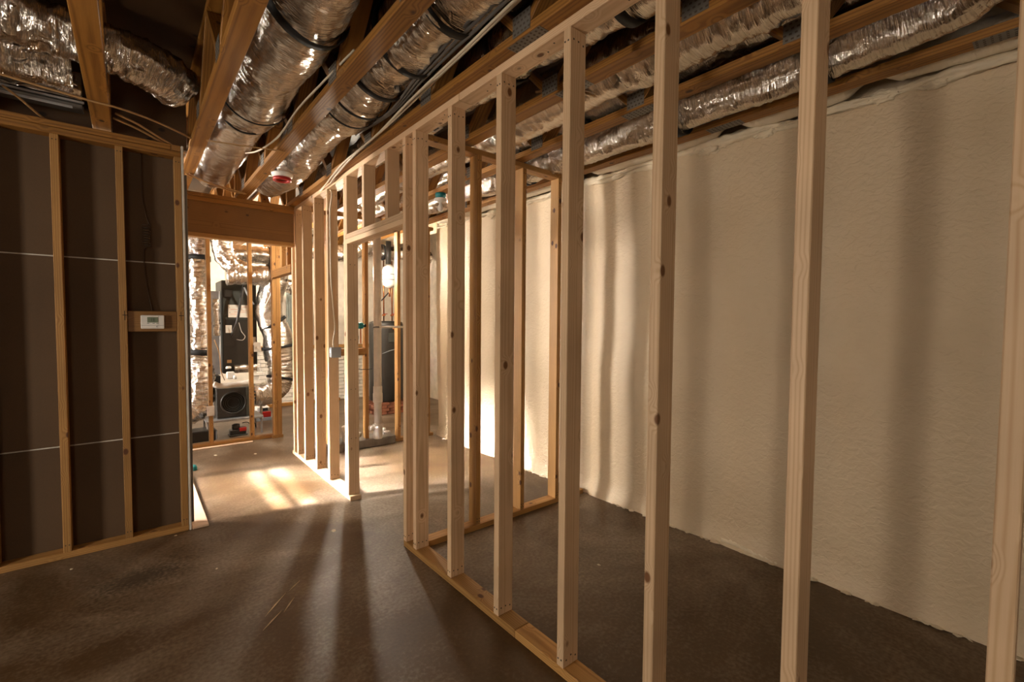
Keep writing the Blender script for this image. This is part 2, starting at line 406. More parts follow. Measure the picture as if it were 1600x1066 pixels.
# --- foam wall on the right
def foam_wall():
    root = empty('wall_right', (2.97, 0, 0), struct=True)
    y0, y1, z0, z1 = -2.8, 5.06, 0, 2.612
    ny, nz = 190, 66; vs = []; fs = []
    def rib(y): return 0
    for i in range(ny+1):
        y = y0+(y1-y0)*i/ny
        for j in range(nz+1):
            z = z0+(z1-z0)*j/nz
            d = nb(y*1.1, z*.9, 1)*.030 + nb(y*3.2, z*2.5, 5)*.010 + nb(y*9, z*9, 2)*.0035
            # stud bays behind the foam push it out as soft vertical ribs
            d += .010*math.exp(-(((y+.1) % .61-.3)/.07)**2)
            if z < .12: d -= (.12-z)*.25
            if y > 2.585 and y < 2.66: d -= .020
            if y > 2.535 and y < 2.57: d += .022
            vs.append((d, y, z+(nb(y*5, 0, 9)*.006 if j == 0 else 0)))
    for i in range(ny):
        for j in range(nz):
            a = i*(nz+1)+j; fs.append((a, a+1, a+nz+2, a+nz+1))
    me = bpy.data.meshes.new('foam'); me.from_pydata(vs, [], fs); smooth(me)
    o = link('spray_foam', me, FOAM, root)
    # solid behind
    plane_box('concrete_backing', .06, .25, y0, y1, 0, DZ, FOAM, False, root)
    # foam over the rim board above
    ny = 150; nz = 14; vs = []; fs = []
    for i in range(ny+1):
        y = y0+(8.5-y0)*i/ny
        for j in range(nz+1):
            z = 2.60+(DZ-2.60)*j/nz
            d = .10+nb(y*2, z*3, 7)*.03+nb(y*9, z*9, 3)*.008
            vs.append((d, y, z))
    for i in range(ny):
        for j in range(nz):
            a = i*(nz+1)+j; fs.append((a, a+1, a+nz+2, a+nz+1))
    me = bpy.data.meshes.new('rim'); me.from_pydata(vs, [], fs); smooth(me); link('rim_foam', me, FOAM, root)
    # torn bead of foam along the top edge
    def dsp(l, a, r): return nb(l*4, math.cos(a)*1.2, math.sin(a)*1.2)*.034 + abs(nb(l*17, math.cos(a)*2.3, math.sin(a)*2))*.020 - .008
    pts = [(-.012+nb(y*1.3, 3, 0)*.02, y, 2.616+nb(y*.9, 0, 4)*.018) for y in [y0+k*.2 for k in range(int((y1-y0)/.2)+1)]]
    me, _ = sweep(pts, lambda u: .026+.010*nb(u*18, 2, 2), 18, 75, 1.0, True, dsp); link('foam_bead', me, FOAMB, root)
    # two blobs of overspray
    for (y, z, r) in ((1.53, 2.60, .050), (1.42, 2.615, .040), (1.62, 2.612, .035), (.98+.2, 2.60, .042), (1.08, 2.615, .03), (.42, 2.60, .035), (.62, 2.61, .04), (3.9, 2.60, .05), (4.6, 2.58, .06)):
        bm = bmesh.new(); bmesh.ops.create_icosphere(bm, subdivisions=4, radius=r)
        for v in bm.verts:
            n = v.co.normalized(); v.co = n*(r*(1+.45*nb(n.x*3+y*5, n.y*3, n.z*3)+.2*abs(nb(n.x*9, n.y*9, n.z*9+y))))
            v.co.x *= .55; v.co.y *= 1.5; v.co.z *= .75
        me = bpy.data.meshes.new('blob'); bm.to_mesh(me); bm.free(); smooth(me)
        put('foam_blob', me, FOAMB, root, (-.012, y, z))
    # ragged crumbs squeezed out at the foot
    random.seed(3)
    bm = bmesh.new()
    for k in range(70):
        y = random.uniform(-.9, 2.4) if k < 55 else random.uniform(2.6, 4.9)
        r = random.uniform(.005, .016)
        ret = bmesh.ops.create_icosphere(bm, subdivisions=1, radius=r)
        for v in ret['verts']: v.co = Vector((v.co.x*random.uniform(.7, 1.3)-.022-random.random()*.03, v.co.y*2.2+y, max(0, v.co.z*.8)+r*.3))
    me = bpy.data.meshes.new('crumbs'); bm.to_mesh(me); bm.free()
    o = link('foam_crumbs', me, FOAMB, root); o['kind'] = 'stuff'
    # clump at the foot
    def d2(l, a, r): return abs(nb(l*40, math.cos(a)*2, math.sin(a)*2))*.016
    me, _ = sweep([(-.012, 1.38, .03), (-.02, 1.27, .035), (-.02, 1.15, .02), (-.015, 1.0, .012)], .010, 12, 120, 1, True, d2); link('foam_bead', me, FOAMB, root)
foam_wall()
# mechanical side to the right of the foam room end
plane_box('wall_side', 4.35, 4.5, 5.2, 8.55, 0, 3.1, WALLW)

# --- left exterior wall with the closed blind (its gaps let two strips of sun through)
wl = empty('wall_outer', struct=True)
def wb(*a): return plane_box('wall_panel', *a, PAPERB, False, wl)
wb(-3.6, -3.5, -3.2, 4.35, 0, 3.1)
wb(-3.6, -3.5, 5.9, 8.55, 0, 3.1)
wb(-3.6, -3.5, 4.35, 5.9, 0, 1.0)
wb(-3.6, -3.5, 4.35, 5.9, 2.2, 3.1)
win = empty('window_1', (-3.5, 5.1, 1.6), struct=True)
board('frame', -3.6, -3.48, 4.33, 4.37, .98, 2.22, WHITE, win); board('frame', -3.6, -3.48, 5.88, 5.92, .98, 2.22, WHITE, win)
board('frame', -3.6, -3.48, 4.37, 5.88, .98, 1.02, WHITE, win); board('frame', -3.6, -3.48, 4.37, 5.88, 2.18, 2.22, WHITE, win)
GAPS = [(1.748, 1.776), (1.826, 1.850)]
z = 1.02
cuts = [(1.02, GAPS[0][0]), (GAPS[0][1], GAPS[1][0]), (GAPS[1][1], 2.18)]
for a, b in cuts:
    k = max(1, round((b-a)/.05)); h = (b-a)/k
    for i in range(k): board('slat', -3.545, -3.535, 4.37, 5.88, a+i*h-.001, a+(i+1)*h+.001, WHITE, win, 'y', .0005)

# ------------------------------------------------------------------ stud walls
def nails(parent, pts, n):
    """nail heads set in a face; n is the face normal axis"""
    bx = []
    for p in pts:
        s = [.006, .006, .006]; s[n] = .0016
        bx.append((p[0], p[1], p[2], *s))
    o = link('nail_heads', joined(bx), PUNCH, parent); o['kind'] = 'stuff'; return o

# partition between hallway and foam room
PX0, PX1 = 1.32, 1.409
part = empty('stud_partition', (PX0, 0, 0), 'long open stud partition of pale new pine running from the foreground to the hallway header', 'stud wall')
def P_(name, y0, y1, z0, z1, m=NEW, x0=PX0, x1=PX1, axis=None): return board(name, x0, x1, y0, y1, z0, z1, m, part, axis)
TP = 2.592
P_('bottom_plate', 2.665, 1.555, 0, .038) if False else None
P_('bottom_plate', 1.555, 2.668, 0, .038, WALLPINE); P_('bottom_plate', -2.6, 1.552, 0, .038, WALLPINE)
P_('bottom_plate', 3.60, 5.32, 0, .038)
P_('top_plate', 2.03, 5.32, TP, CH-.001); P_('top_plate', -2.6, 2.027, TP, CH-.001)
fronts = [5.24, 5.10, 4.84, 4.467, 4.103, 3.677, 2.631, 2.50, 2.099, 1.676, 1.247, .838, .412, .035, -.37, -.78, -1.19, -1.6, -2.0]
for k, y in enumerate(fronts):
    P_('stud', y, y+.038, .038, TP)
P_('trimmer_stud', 3.639, 3.676, .038, 2.062)
P_('door_header', 2.67, 3.676, 2.062, 2.099); P_('door_header', 2.67, 3.676, 2.100, 2.138)
for y in (3.638, 3.29, 2.89): P_('cripple_stud', y, y+.038, 2.139, TP)
nl = []
for y in fronts[1:13]:
    for z in (.075, TP-.045):
        for x in (.018, .045, .072): nl.append((x, y-.0006, z+random.uniform(-.008, .008)))
for y in (3.638,):
    for z in (.5, .9, 1.3, 1.9): nl += [(.025, y-.0006+.001, z), (.062, y-.0006+.001, z)]
nails(part, nl, 1)
nails(part, [(-.0006, y+.019+dy, z) for y in fronts[1:13] for z in (.07, TP-.05) for dy in (-.008, .009)], 0)
nails(part, [(x, y+.12+.06*k, TP-.0006) for y in fronts[6:12] for k, x in ((0, .03), (1, .055))], 2)
# cross wall in the foam room
cw = empty('cross_stud_wall', (1.41, 2.55, 0), 'short open stud wall of honey pine crossing the foam room behind the partition', 'stud wall')
def K_(name, x0, x1, z0, z1, m=WALLPINE): return board(name, x0, x1, 2.55, 2.639, z0, z1, m, cw)
K_('bottom_plate', 1.412, 2.92, 0, .038); K_('top_plate', 1.412, 2.62, 2.577, 2.614)
for x in (1.808, 2.214, 2.585): K_('stud', x, x+.038, .038, 2.577)
nails(cw, [(x-1.41, -.0006, z) for x in (1.818, 1.836, 2.224, 2.242, 2.595, 2.613) for z in (.08, .06, 2.54)], 1)
# stud wall closing the foam room at its far end
fw = empty('far_stud_wall', (1.42, 5.08, 0), 'stud wall with pipes behind it closing the far end of the foam room', 'stud wall')
def F_(name, x0, x1, z0, z1, m=WALLPINE, y0=5.08, y1=5.169): return board(name, x0, x1, y0, y1, z0, z1, m, fw)
F_('bottom_plate', 2.42, 2.93, 0, .038); F_('top_plate', 1.412, 2.93, TP, CH-.001)
for x in (1.62, 2.046, 2.444, 2.845): F_('stud', x, x+.038, .038 if x > 2.4 else .096, TP)
F_('blocking', 1.66, 2.045, 1.065, 1.103); F_('blocking', 1.66, 2.045, 1.104, 1.141)
cb = link('concrete_curb', boxmesh(.97, .26, .095, .006), CURB); cb.location = (1.905, 5.16, .0475); tag(cb, 'low grey concrete curb on the floor under the white drain pipe', 'curb')

# left wall: studs over the brown back of drywall
lw = empty('wall_left', (0, 3.80, 0), struct=True)
def L_(name, x0, x1, z0, z1, m=WALLPINE, y0=3.80, y1=3.889, axis=None): return board(name, x0, x1, y0, y1, z0, z1, m, lw, axis)
L_('bottom_plate', -3.5, .273, 0, .038)
L_('top_plate', -3.5, .273, 2.532, 2.570, OLD); L_('top_plate', -3.5, .22, 2.572, 2.609, OLD); L_('top_plate', .222, .273, 2.572, 2.609, DARKP, axis='y')
for x in (.235, -.061, -.348, -.648, -1.05, -1.46, -1.87, -2.28, -2.69, -3.1): L_('stud', x, x+.038, .038, 2.532)
for a, b in ((0.005, .664), (.672, 1.826), (1.834, 2.609)):
    L_('drywall_sheet', -3.5, .273, a, b, PAPERB, 3.890, 3.903, 'x')
L_('drywall_seam', -3.5, .273, .664, .672, GYPS, 3.8915, 3.902, 'x'); L_('drywall_seam', -3.5, .273, 1.826, 1.834, GYPS, 3.8915, 3.902, 'x')
L_('drywall_sheet', .275, .288, 0, 2.609, GYPS, 3.795, 3.905, 'z')
L_('corner_bead', .275, .312, 0, 2.45, GREYP if False else GALV, 3.906, 3.918, 'z')
L_('blocking', -.022, .234, 1.372, 1.505, DARKP, 3.82, 3.858, 'x')
nails(lw, [(x+.019+d, -.0006, z) for x in (.235, -.061, -.348) for z in (.08, 2.50) for d in (-.008, .008)], 1)
for x in (-.045, .245):   # pencilled crosses
    o = link('pencil_mark', joined([(x+.01, 3.7992-3.8, 1.475, .003, .001, .06), (x+.012, 3.7992-3.8, 1.478, .026, .001, .004)]), BLACK, lw)

# mechanical-room stud wall beyond the hallway
mw = empty('hallway_stud_wall', (.2, 6.2, 0), 'stud wall with corner post beyond the hallway header, screening the air handler', 'stud wall')
def H_(name, x0, x1, y0, y1, z0, z1, m=WALLPINE, axis=None): return board(name, x0, x1, y0, y1, z0, z1, m, mw, axis)
H_('bottom_plate', .05, 1.41, 6.20, 6.289, 0, .038); H_('top_plate', .05, 1.41, 6.20, 6.289, TP, CH-.001)
for x in (.28, .658, 1.075): H_('stud', x, x+.038, 6.20, 6.289, .038, TP)
H_('corner_post', 1.32, 1.358, 6.155, 6.244, .038, TP); H_('corner_post', 1.36, 1.41, 6.155, 6.244, .038, TP)
H_('end_block', 1.30, 1.42, 6.15, 6.199, 0, .037)
H_('door_header', 1.32, 1.358, 5.32, 6.15, 1.97, 2.06, OLD); H_('door_header', 1.36, 1.398, 5.32, 6.15, 1.97, 2.06, OLD)
H_('cripple_stud', 1.36, 1.41, 5.6, 5.638, 2.061, TP, OLD); H_('cripple_stud', 1.36, 1.41, 5.85, 5.95, 2.061, TP)
H_('top_plate', 1.32, 1.41, 5.32, 6.15, TP, CH-.001)

# header over the hallway
hd = empty('hallway_header', (0, 5.15, 2.22), 'deep brown timber header box spanning the hallway opening', 'beam')
def HB(name, x0, x1, y0, y1, z0, z1, m): return board(name, x0, x1, y0, y1, z0, z1, m, hd)
HB('top_plate', -.1, 1.318, 5.13, 5.24, 2.592, CH-.001, OLD); HB('top_plate', -.1, 1.318, 5.13, 5.24, 2.553, 2.590, OLD)
HB('header_board', -.1, 1.318, 5.145, 5.183, 2.262, 2.552, DARKP); HB('header_board', -.1, 1.318, 5.187, 5.225, 2.262, 2.552, DARKP)
HB('bottom_plate', -.1, 1.318, 5.135, 5.235, 2.222, 2.260, WALLPINE)
HB('jamb_stud', -.1, -.062, 5.14, 5.23, 0, 2.221, WALLPINE)

# ------------------------------------------------------------------ floor trusses
def plate(parent, cx, cy, cz, sx, sy, sz, n, rows, cols):
    """punched connector plate, n = normal axis"""
    o = link('connector_plate', boxmesh(sx, sy, sz, 0), GALV, parent); o.location = Vector((cx, cy, cz))-parent.location
    ax = [0, 1, 2]; ax.remove(n); S_ = [sx, sy, sz]; bx = []
    for i in range(rows):
        for j in range(cols):
            p = [0, 0, 0]; s = [0, 0, 0]
            p[ax[0]] = (i+.5)/rows*S_[ax[0]]-S_[ax[0]]/2 + (0.004 if j % 2 else -.004); p[ax[1]] = (j+.5)/cols*S_[ax[1]]-S_[ax[1]]/2
            s[ax[0]] = .5*S_[ax[0]]/rows; s[ax[1]] = .36*S_[ax[1]]/cols; s[n] = S_[n]+.0012
            bx.append((*p, *s))
    q = link('tooth_slots', joined(bx), PUNCH, o); q['kind'] = 'stuff'
TY0 = -2.6
def truss(x0, y1, label, y0=TY0, phase=0., skip=()):
    r = empty('floor_truss', (x0, y0, CH), label, 'floor truss', None)
    board('bottom_chord', x0, x0+.089, y0, y1, CH, CH+.038, OLD, r); board('top_chord', x0, x0+.089, y0, y1, DZ-.038, DZ-.001, OLD, r)
    y = y0+.05+phase; k = 0; P = .40
    zb, zt = CH+.041, DZ-.041
    while y+P < y1-.02:
        if k % 2 == 0: beam('web', (x0+.0445, y+.03, zb), (x0+.0445, y+P-.01, zt), .086, .036, OLD, r)
        else: beam('web', (x0+.0445, y+.01, zt), (x0+.0445, y+P-.03, zb), .086, .036, OLD, r)
        if k % 2 == 1:
            yy = y+P
            for sx_ in (-.0012, .0902): plate(r, x0+sx_, yy, CH+.055, .0016, .11, .085, 0, 5, 4)
        y += P; k += 1
    board('end_web', x0+.001, x0+.088, y1-.045, y1-.004, CH+.039, DZ-.039, OLD, r)
    return r
TL = [(-1.62, 3.93, 'floor truss far out on the left above the studded drywall'),
      (-1.13, 3.93, 'second floor truss out on the left over the studded drywall'),
      (-.65, 3.93, 'floor truss at the left picture edge above the foil trunk'),
      (-.162, 3.93, 'leftmost broad honey truss meeting the top of the studded drywall'),
      (.325, 5.235, 'floor truss left of the thick foil duct, ending on the hallway header'),
      (.795, 5.235, 'floor truss between the two thick foil ducts, beside the red ring'),
      (1.262, 5.235, 'floor truss lying directly on top of the long partition')]
trs = [truss(x, y, l, phase=p) for (x, y, l), p in zip(TL, (.1, .2, .3, .05, .25, .12, 0.02))]
TR = [(1.70, 'floor truss just right of the partition over the foam room'),
      (2.165, 'middle floor truss over the foam room, carrying the teal lamp box'),
      (2.71, 'floor truss nearest the foam wall over its top edge')]
trs += [truss(x, 8.5, l, phase=p) for (x, l), p in zip(TR, (.3, .1, .21))]
# splice plates under chords
for tr, x0, ys in ((trs[6], 1.262, (1.47, )), (trs[7], 1.70, (1.62, )), (trs[8], 2.165, (1.55, 3.2)), (trs[9], 2.71, (1.33, .18))):
    for y in ys: plate(tr, x0+.0445, y, CH-.0009, .075, .20, .0016, 2, 4, 9)
for (x, l) in ((.325, 'short floor truss beyond the header over the air handler'), (.795, 'short floor truss beyond the header above the sheet metal duct'), (1.262, 'short floor truss beyond the header over the utility doorway'), (-.162, 'short floor truss beyond the header far left')):
    truss(x, 8.5, l, 5.26)
# added dark board keeps the left gap in shade; wood blocking across the bay
board_ = board('gap_shade_board', -3.4, .32, 3.95, 3.985, CH+.0, DZ-.002, DECK); tag(board_, 'added dark board shading the gap over the studded drywall behind the foil trunk', 'board')
o = board('cross_board', -.07, .32, 3.99, 4.03, CH, CH+.14, OLD); tag(o, 'cross board between two trusses above the corner of the drywall', 'board')

# ------------------------------------------------------------------ ducts
RUN = {'A': empty('flex_duct', (0.61, 3.4, 2.86), 'thick foil duct run between the two broad trusses left of the middle truss', 'duct'), 'B': empty('flex_duct', (1.08, 3.4, 2.86), 'thick foil duct run with black straps between partition and middle truss, behind the red ring', 'duct'), 'Cc': empty('flex_duct', (1.525, 2, 2.86), 'crumpled foil duct run directly right of the partition, with a small white tag', 'duct'), 'Dd': empty('flex_duct', (1.975, 2, 2.79), 'straight foil duct run with pale underside between the first two trusses over the foam room', 'duct'), 'E': empty('flex_duct', (0.65, 6.9, 1.2), 'vertical foil duct beside the drywall end seen through the hallway', 'duct'), 'G': empty('flex_duct', (1.5, 6.9, 1.3), 'large foil duct bending down right of the dark air handler', 'duct'), 'I': empty('flex_duct', (2.5, 0.5, 2.7), 'low foil duct run held by wide black straps just left of the foam wall', 'duct')}
duct([(.60, 5.12, 2.83), (.60, 4.6, 2.85), (.60, 3.9, 2.855), (.61, 3.45, 2.86)], lambda u: .150+.012*math.sin(u*PI), FOILS,
     'smooth foil duct elbow running down to the hallway header between two trusses', 1, ((.97, .02), ), fine=.5, lump=.8, run=RUN['A'])
duct([(.61, 3.62, 2.86), (.61, 3.3, 2.85), (.61, 2.9, 2.85), (.61, 2.62, 2.86)], lambda u: .152+.032*math.sin(u*PI), FOIL,
     'bulging middle length of thick foil duct, crumpled, left of the middle truss', 2, ((.45, .015), ), fine=.9, lump=1.6, run=RUN['A'])
duct([(.61, 2.74, 2.855), (.61, 2.4, 2.85), (.61, 2.0, 2.86), (.61, 1.75, 2.87)], lambda u: .160+.026*math.sin(u*PI), FOIL,
     'foil duct length under the wide black strap left of the middle truss', 3, ((.6, .045), ), fine=.7, lump=1.4, skew=.25, run=RUN['A'])
duct([(.61, 1.85, 2.87), (.62, 1.4, 2.85), (.62, .6, 2.86), (.62, -1.5, 2.86)], .176, FOIL,
     'foil duct length at the top edge of the picture left of the middle truss', 4, (.3, ), fine=1., lump=1.2, per_m=55, run=RUN['A'])
duct([(1.08, 5.12, 2.86), (1.08, 4.6, 2.82), (1.08, 4.0, 2.83), (1.08, 3.4, 2.85), (1.075, 2.75, 2.85), (1.07, 2.35, 2.85)], pinch(lambda u: .163+.012*math.sin(u*9), (.52, .70, .83, .93), .018, .014), FOIL,
     'thick foil duct along the partition with several black straps, behind the red ring', 5, ((.80, .018), (.87, .022), (.975, .045)), fine=1., lump=1.1, run=RUN['B'])
duct([(1.075, 2.42, 2.86), (1.08, 2.1, 2.85), (1.08, 1.7, 2.86)], pinch(.168, (.1, ), .06, .02), FOIL,
     'crumpled foil duct piece between the wide straps next to the grey cables', 6, ((.45, .04), ), fine=1.3, lump=1.4, run=RUN['B'])
duct([(1.08, 1.75, 2.87), (1.08, 1.3, 2.85), (1.08, .4, 2.86), (1.08, -1.5, 2.86)], .170, FOIL,
     'foil duct piece at the top edge beside the grey cables', 7, ((.02, .05), ), fine=1.1, per_m=55, run=RUN['B'])
duct([(1.525, 5.0, 2.86), (1.525, 4, 2.84), (1.525, 3.2, 2.84), (1.52, 2.3, 2.82), (1.525, 1.78, 2.85)], lambda u: .125+.012*math.sin(u*14), FOIL,
     'foil duct directly right of the partition with a small paper tag', 8, ((.97, .045), ), fine=1.2, lump=1., run=RUN['Cc'])
duct([(1.525, 1.82, 2.86), (1.53, 1.45, 2.82), (1.53, 1.0, 2.81), (1.53, .3, 2.86), (1.53, -1.5, 2.86)], lambda u: .128+.02*math.exp(-((u-.2)/.12)**2), FOIL,
     'sagging crumpled foil duct right of the partition near the picture top', 9, ((.22, .05), ), fine=1.4, lump=1.4, per_m=65, run=RUN['Cc'])
duct([(1.98, 8.3, 2.84), (1.98, 5.5, 2.84), (1.98, 3.3, 2.82), (1.975, 2.4, 2.795), (1.975, 1.5, 2.79)], lambda u: .138+.01*math.sin(u*16), FOILS,
     'straight foil duct with pale underside between the first two trusses over the foam room', 10, (), fine=.9, lump=.7, per_m=60, run=RUN['Dd'])
duct([(1.975, 1.47, 2.795), (1.975, 1.0, 2.785), (1.975, .4, 2.79), (1.975, -1.5, 2.82)], lambda u: .142+.006*math.sin(u*25), FOIL,
     'wrinkled foil duct continuing above the nearest trusses of the foam room', 11, (), fine=1.5, lump=.8, per_m=75, run=RUN['Dd'])
duct([(2.42, 8.3, 2.90), (2.42, 4.5, 2.90), (2.41, 2.5, 2.92), (2.41, 1.2, 2.93), (2.41, -1.5, 2.93)], .098, FOIL,
     'thin upper foil duct tucked beside the middle foam room truss', 12, ((.63, .05), ), fine=1.4, lump=1.2, per_m=55)
duct([(2.50, 5.0, 2.74), (2.51, 3.6, 2.72), (2.52, 2.6, 2.70), (2.52, 1.6, 2.70), (2.55, .9, 2.71), (2.56, .35, 2.76), (2.50, .12, 2.86)], lambda u: .106+.010*math.sin(u*21), FOIL,
     'low foil duct held by wide black straps just left of the foam wall trusses', 13, ((.44, .05), (.71, .055), (.86, .05)), fine=.9, lump=1.5, per_m=75, run=RUN['I'])
duct([(2.43, -.02, 2.80), (2.45, -.5, 2.75), (2.5, -1.5, 2.76)], .10, FOIL, 'foil duct end at the upper right corner past the wide black strap', 14, (), per_m=60, run=RUN['I'])
# pale wrapped lengths on top of the foam wall
for k, (ya, yb, lb) in enumerate(((-1.9, .62, 'pale wrapped insulation roll over the foam wall at the right picture edge'), (.70, 1.32, 'short pale wrapped insulation roll over the foam wall between two near studs'), (1.40, 2.5, 'pale wrapped insulation roll over the foam wall near the cross wall'), (2.58, 4.95, 'pale wrapped insulation roll over the far foam wall'))):
    L_n = yb-ya
    duct([(2.90, ya, 2.715), (2.895, ya+L_n*.3, 2.70), (2.895, yb-L_n*.3, 2.70), (2.90, yb, 2.715)], lambda u, n=L_n: 0.072*(1-.5*math.exp(-(u*n/.05)**2)-.5*math.exp(-((1-u)*n/.05)**2)), FOILW, lb, 20+k, (), fine=.5, lump=.5, per_m=60, segs=32, name='insulation_roll')
for y in (.66, 1.36, 2.54):
    o = put('pipe_neck', lathe([(.030, -.06), (.030, .06)], 16), GALV, None, (2.90, y, 2.715), (PI/2, 0, 0)); tag(o, 'grey metal neck between two insulation rolls over the foam wall, '+{.66: 'nearest the right edge', 1.36: 'the middle one', 2.54: 'by the cross wall'}[y], 'pipe')
# left bay ducts: one crossing through the open truss webs
duct([(-1.5, 2.75, 2.86), (-.95, 3.08, 2.88), (-.5, 3.18, 2.87), (-.1, 3.22, 2.86), (.12, 3.30, 2.85), (.25, 3.42, 2.82)], lambda u: .115+.02*math.sin(u*12)*(1-u), FOIL,
     'finned foil duct crossing above the leftmost broad truss', 15, ((.36, .05), ), fine=2.0, lump=1.2)
duct([(-1.4, 3.3, 2.84), (-.95, 3.42, 2.80), (-.6, 3.5, 2.80), (-.24, 3.56, 2.83)], lambda u: .11, FOIL, 'lower crumpled foil duct at the left picture edge above the trunk', 16, (), fine=1., lump=2.0)
def trunk():
    r = empty('foil_trunk', (-.9, 3.78, 2.71), 'rectangular foil wrapped trunk with dark underside at the left above the drywall', 'duct')
    bm = bmesh.new(); bmesh.ops.create_cube(bm, size=1)
    bmesh.ops.subdivide_edges(bm, edges=bm.edges[:], cuts=22, use_grid_fill=True)
    for v in bm.verts:
        c = v.co.copy(); v.co = Vector((c.x*1.4, c.y*.17, c.z*.16))
        v.co += Vector((0, 1, 1))*nb(v.co.x*9, v.co.y*9, v.co.z*9)*.022+Vector((0, .6, 1))*abs(nb(v.co.x*23, v.co.y*20, v.co.z*20))*.012
    me = bpy.data.meshes.new('trunk'); bm.to_mesh(me); bm.free(); smooth(me)
    put('foil_wrap', me, FOIL, r, (0, .04, .10))
    put('metal_flange', boxmesh(1.42, .006, .012, .001), SHEET, r, (0, -.052, .012)); put('metal_flange', boxmesh(1.42, .010, .012, .001), SHEET, r, (-.05, -.058, -.028))
    put('underside', boxmesh(1.40, .16, .01, .001), BLACKM, r, (0, .03, .002))
trunk()

# ------------------------------------------------------------------ ceiling fixtures and cables
def lamp_holder(loc):
    r = empty('lamp_holder', loc, 'teal electrical box with white lamp holder and unlit bulb under the foam room truss', 'light fixture')
    put('ceiling_box', lathe([(.045, -.045), (.05, -.02), (.05, 0)], 24), TEAL, r)
    put('holder', lathe([(.018, -.085), (.03, -.07), (.056, -.062), (.058, -.05), (.05, -.046)], 24), WHITE, r)
    put('bulb', lathe([(.002, -.165), (.018, -.160), (.028, -.145), (.029, -.132), (.022, -.112), (.014, -.098), (.013, -.085)], 20), WHITE, r)
lamp_holder((2.21, 3.70, CH))
def ring_box(loc):
    r = empty('ceiling_light_ring', loc, 'round white plastic fixture ring with red inner lip below the middle truss', 'light fixture')
    me = lathe([(.048, .0), (.060, .006), (.074, .012), (.080, .03), (.080, .038), (.05, .042)], 32); put('rim', me, WHITE, r)
    put('red_ring', ringmesh(.046, .022, .022), RED, r, (0, 0, -.008)); put('inner_disc', lathe([(.046, -.001), (.046, .003)], 24), CABLEB, r)
    put('mounting_stem', boxmesh(.03, .05, .06), GREYP, r, (-.06, .0, .06))
ring_box((.955, 4.06, CH-.035))
cable('ceiling_cable', [(1.185, .2, 2.72), (1.175, 1.2, 2.715), (1.16, 1.75, 2.66), (1.19, 2.3, 2.655), (1.235, 2.9, 2.645), (1.24, 3.5, 2.63), (1.28, 4.0, 2.602), (1.30, 4.22, 2.60)], .0065, CABLE, 'white cable sagging along the partition top from the upper edge to a stud')
cable('ceiling_cable', [(1.20, .2, 2.74), (1.20, 1.2, 2.73), (1.20, 1.9, 2.68), (1.225, 2.6, 2.65), (1.24, 3.2, 2.635), (1.27, 3.7, 2.615), (1.295, 3.93, 2.60)], .0065, CABLE, 'second white cable hugging the truss on top of the partition')
for i, dx in enumerate((0, .02, .038)):
    cable('ceiling_cable', [(1.17-dx, -.6, 2.76+.012*i), (1.16-dx, .9, 2.75), (1.15-dx, 1.5, 2.70+.01*i), (1.17-dx, 2.1, 2.69), (1.225-dx*.5, 2.6, 2.70), (1.23, 3.2, 2.75)], .007, CABLEG,
          ('grey cable lowest of three beside the partition truss', 'grey cable in the middle of three beside the partition truss', 'grey cable farthest from the partition truss of the three')[i])
cable('ceiling_cable', [(.82, 2.15, 2.71), (.785, 2.5, 2.685), (.77, 2.9, 2.685), (.755, 3.3, 2.645), (.72, 3.7, 2.66), (.68, 3.95, 2.70)], .0055, CABLE, 'thin white cable running beside the middle truss under the duct')
cable('ceiling_cable', [(.40, 3.62, 2.625), (.6, 3.55, 2.62), (.80, 3.5, 2.622), (.84, 3.5, 2.622)], .0045, CABLEB, 'tan cable crossing under the crumpled duct to the middle truss')
cable('ceiling_cable', [(.36, 4.55, 2.624), (.5, 4.65, 2.615), (.7, 4.75, 2.61), (.82, 4.85, 2.622)], .0055, CABLEB, 'tan cable pair crossing under the smooth duct near the header, left')
cable('ceiling_cable', [(.38, 4.52, 2.624), (.55, 4.68, 2.605), (.72, 4.82, 2.61), (.84, 4.88, 2.622)], .0055, CABLEB, 'tan cable pair crossing under the smooth duct near the header, right')
cable('ceiling_cable', [(-1.2, 3.1, 2.68), (-.8, 3.25, 2.655), (-.45, 3.35, 2.64), (-.16, 3.38, 2.625), (-.02, 3.4, 2.625), (.15, 3.55, 2.645), (.34, 3.72, 2.645)], .006, CABLEB, 'tan cable drooping left of and behind the leftmost broad truss')
cable('ceiling_cable', [(-.05, 3.6, 2.66), (.05, 3.67, 2.65), (.16, 3.78, 2.63), (.235, 3.84, 2.613), (.255, 3.90, 2.60)], .0065, CABLEB, 'tan cable pair dropping to the drywall corner, upper one')
cable('ceiling_cable', [(-.06, 3.66, 2.65), (.04, 3.72, 2.64), (.14, 3.80, 2.625), (.21, 3.86, 2.615)], .0065, CABLEB, 'tan cable pair dropping to the drywall corner, lower one')
cable('ceiling_cable', [(-.50, 3.62, 2.68), (-.45, 3.70, 2.66), (-.39, 3.80, 2.625), (-.36, 3.84, 2.612)], .006, CABLEB, 'short tan cable ending on the top plate below the foil trunk')
cable('ceiling_cable', [(1.74, 1.9, 2.72), (1.80, 1.75, 2.70), (1.86, 1.68, 2.68), (1.91, 1.62, 2.65)], .006, CABLEB, 'tan cable between foil ducts right of the partition')
cable('wall_cable', [(1.345, 4.17, 2.60), (1.345, 4.075, 2.575), (1.345, 4.062, 2.52), (1.34, 4.085, 2.44), (1.34, 4.094, 2.35), (1.342, 4.095, 2.0), (1.345, 4.095, 1.8), (1.365, 4.092, 1.5), (1.37, 4.085, 1.38), (1.35, 4.075, 1.27), (1.352, 4.07, 1.22)], .006, CABLE, 'white cable running down a partition stud into the grey box')
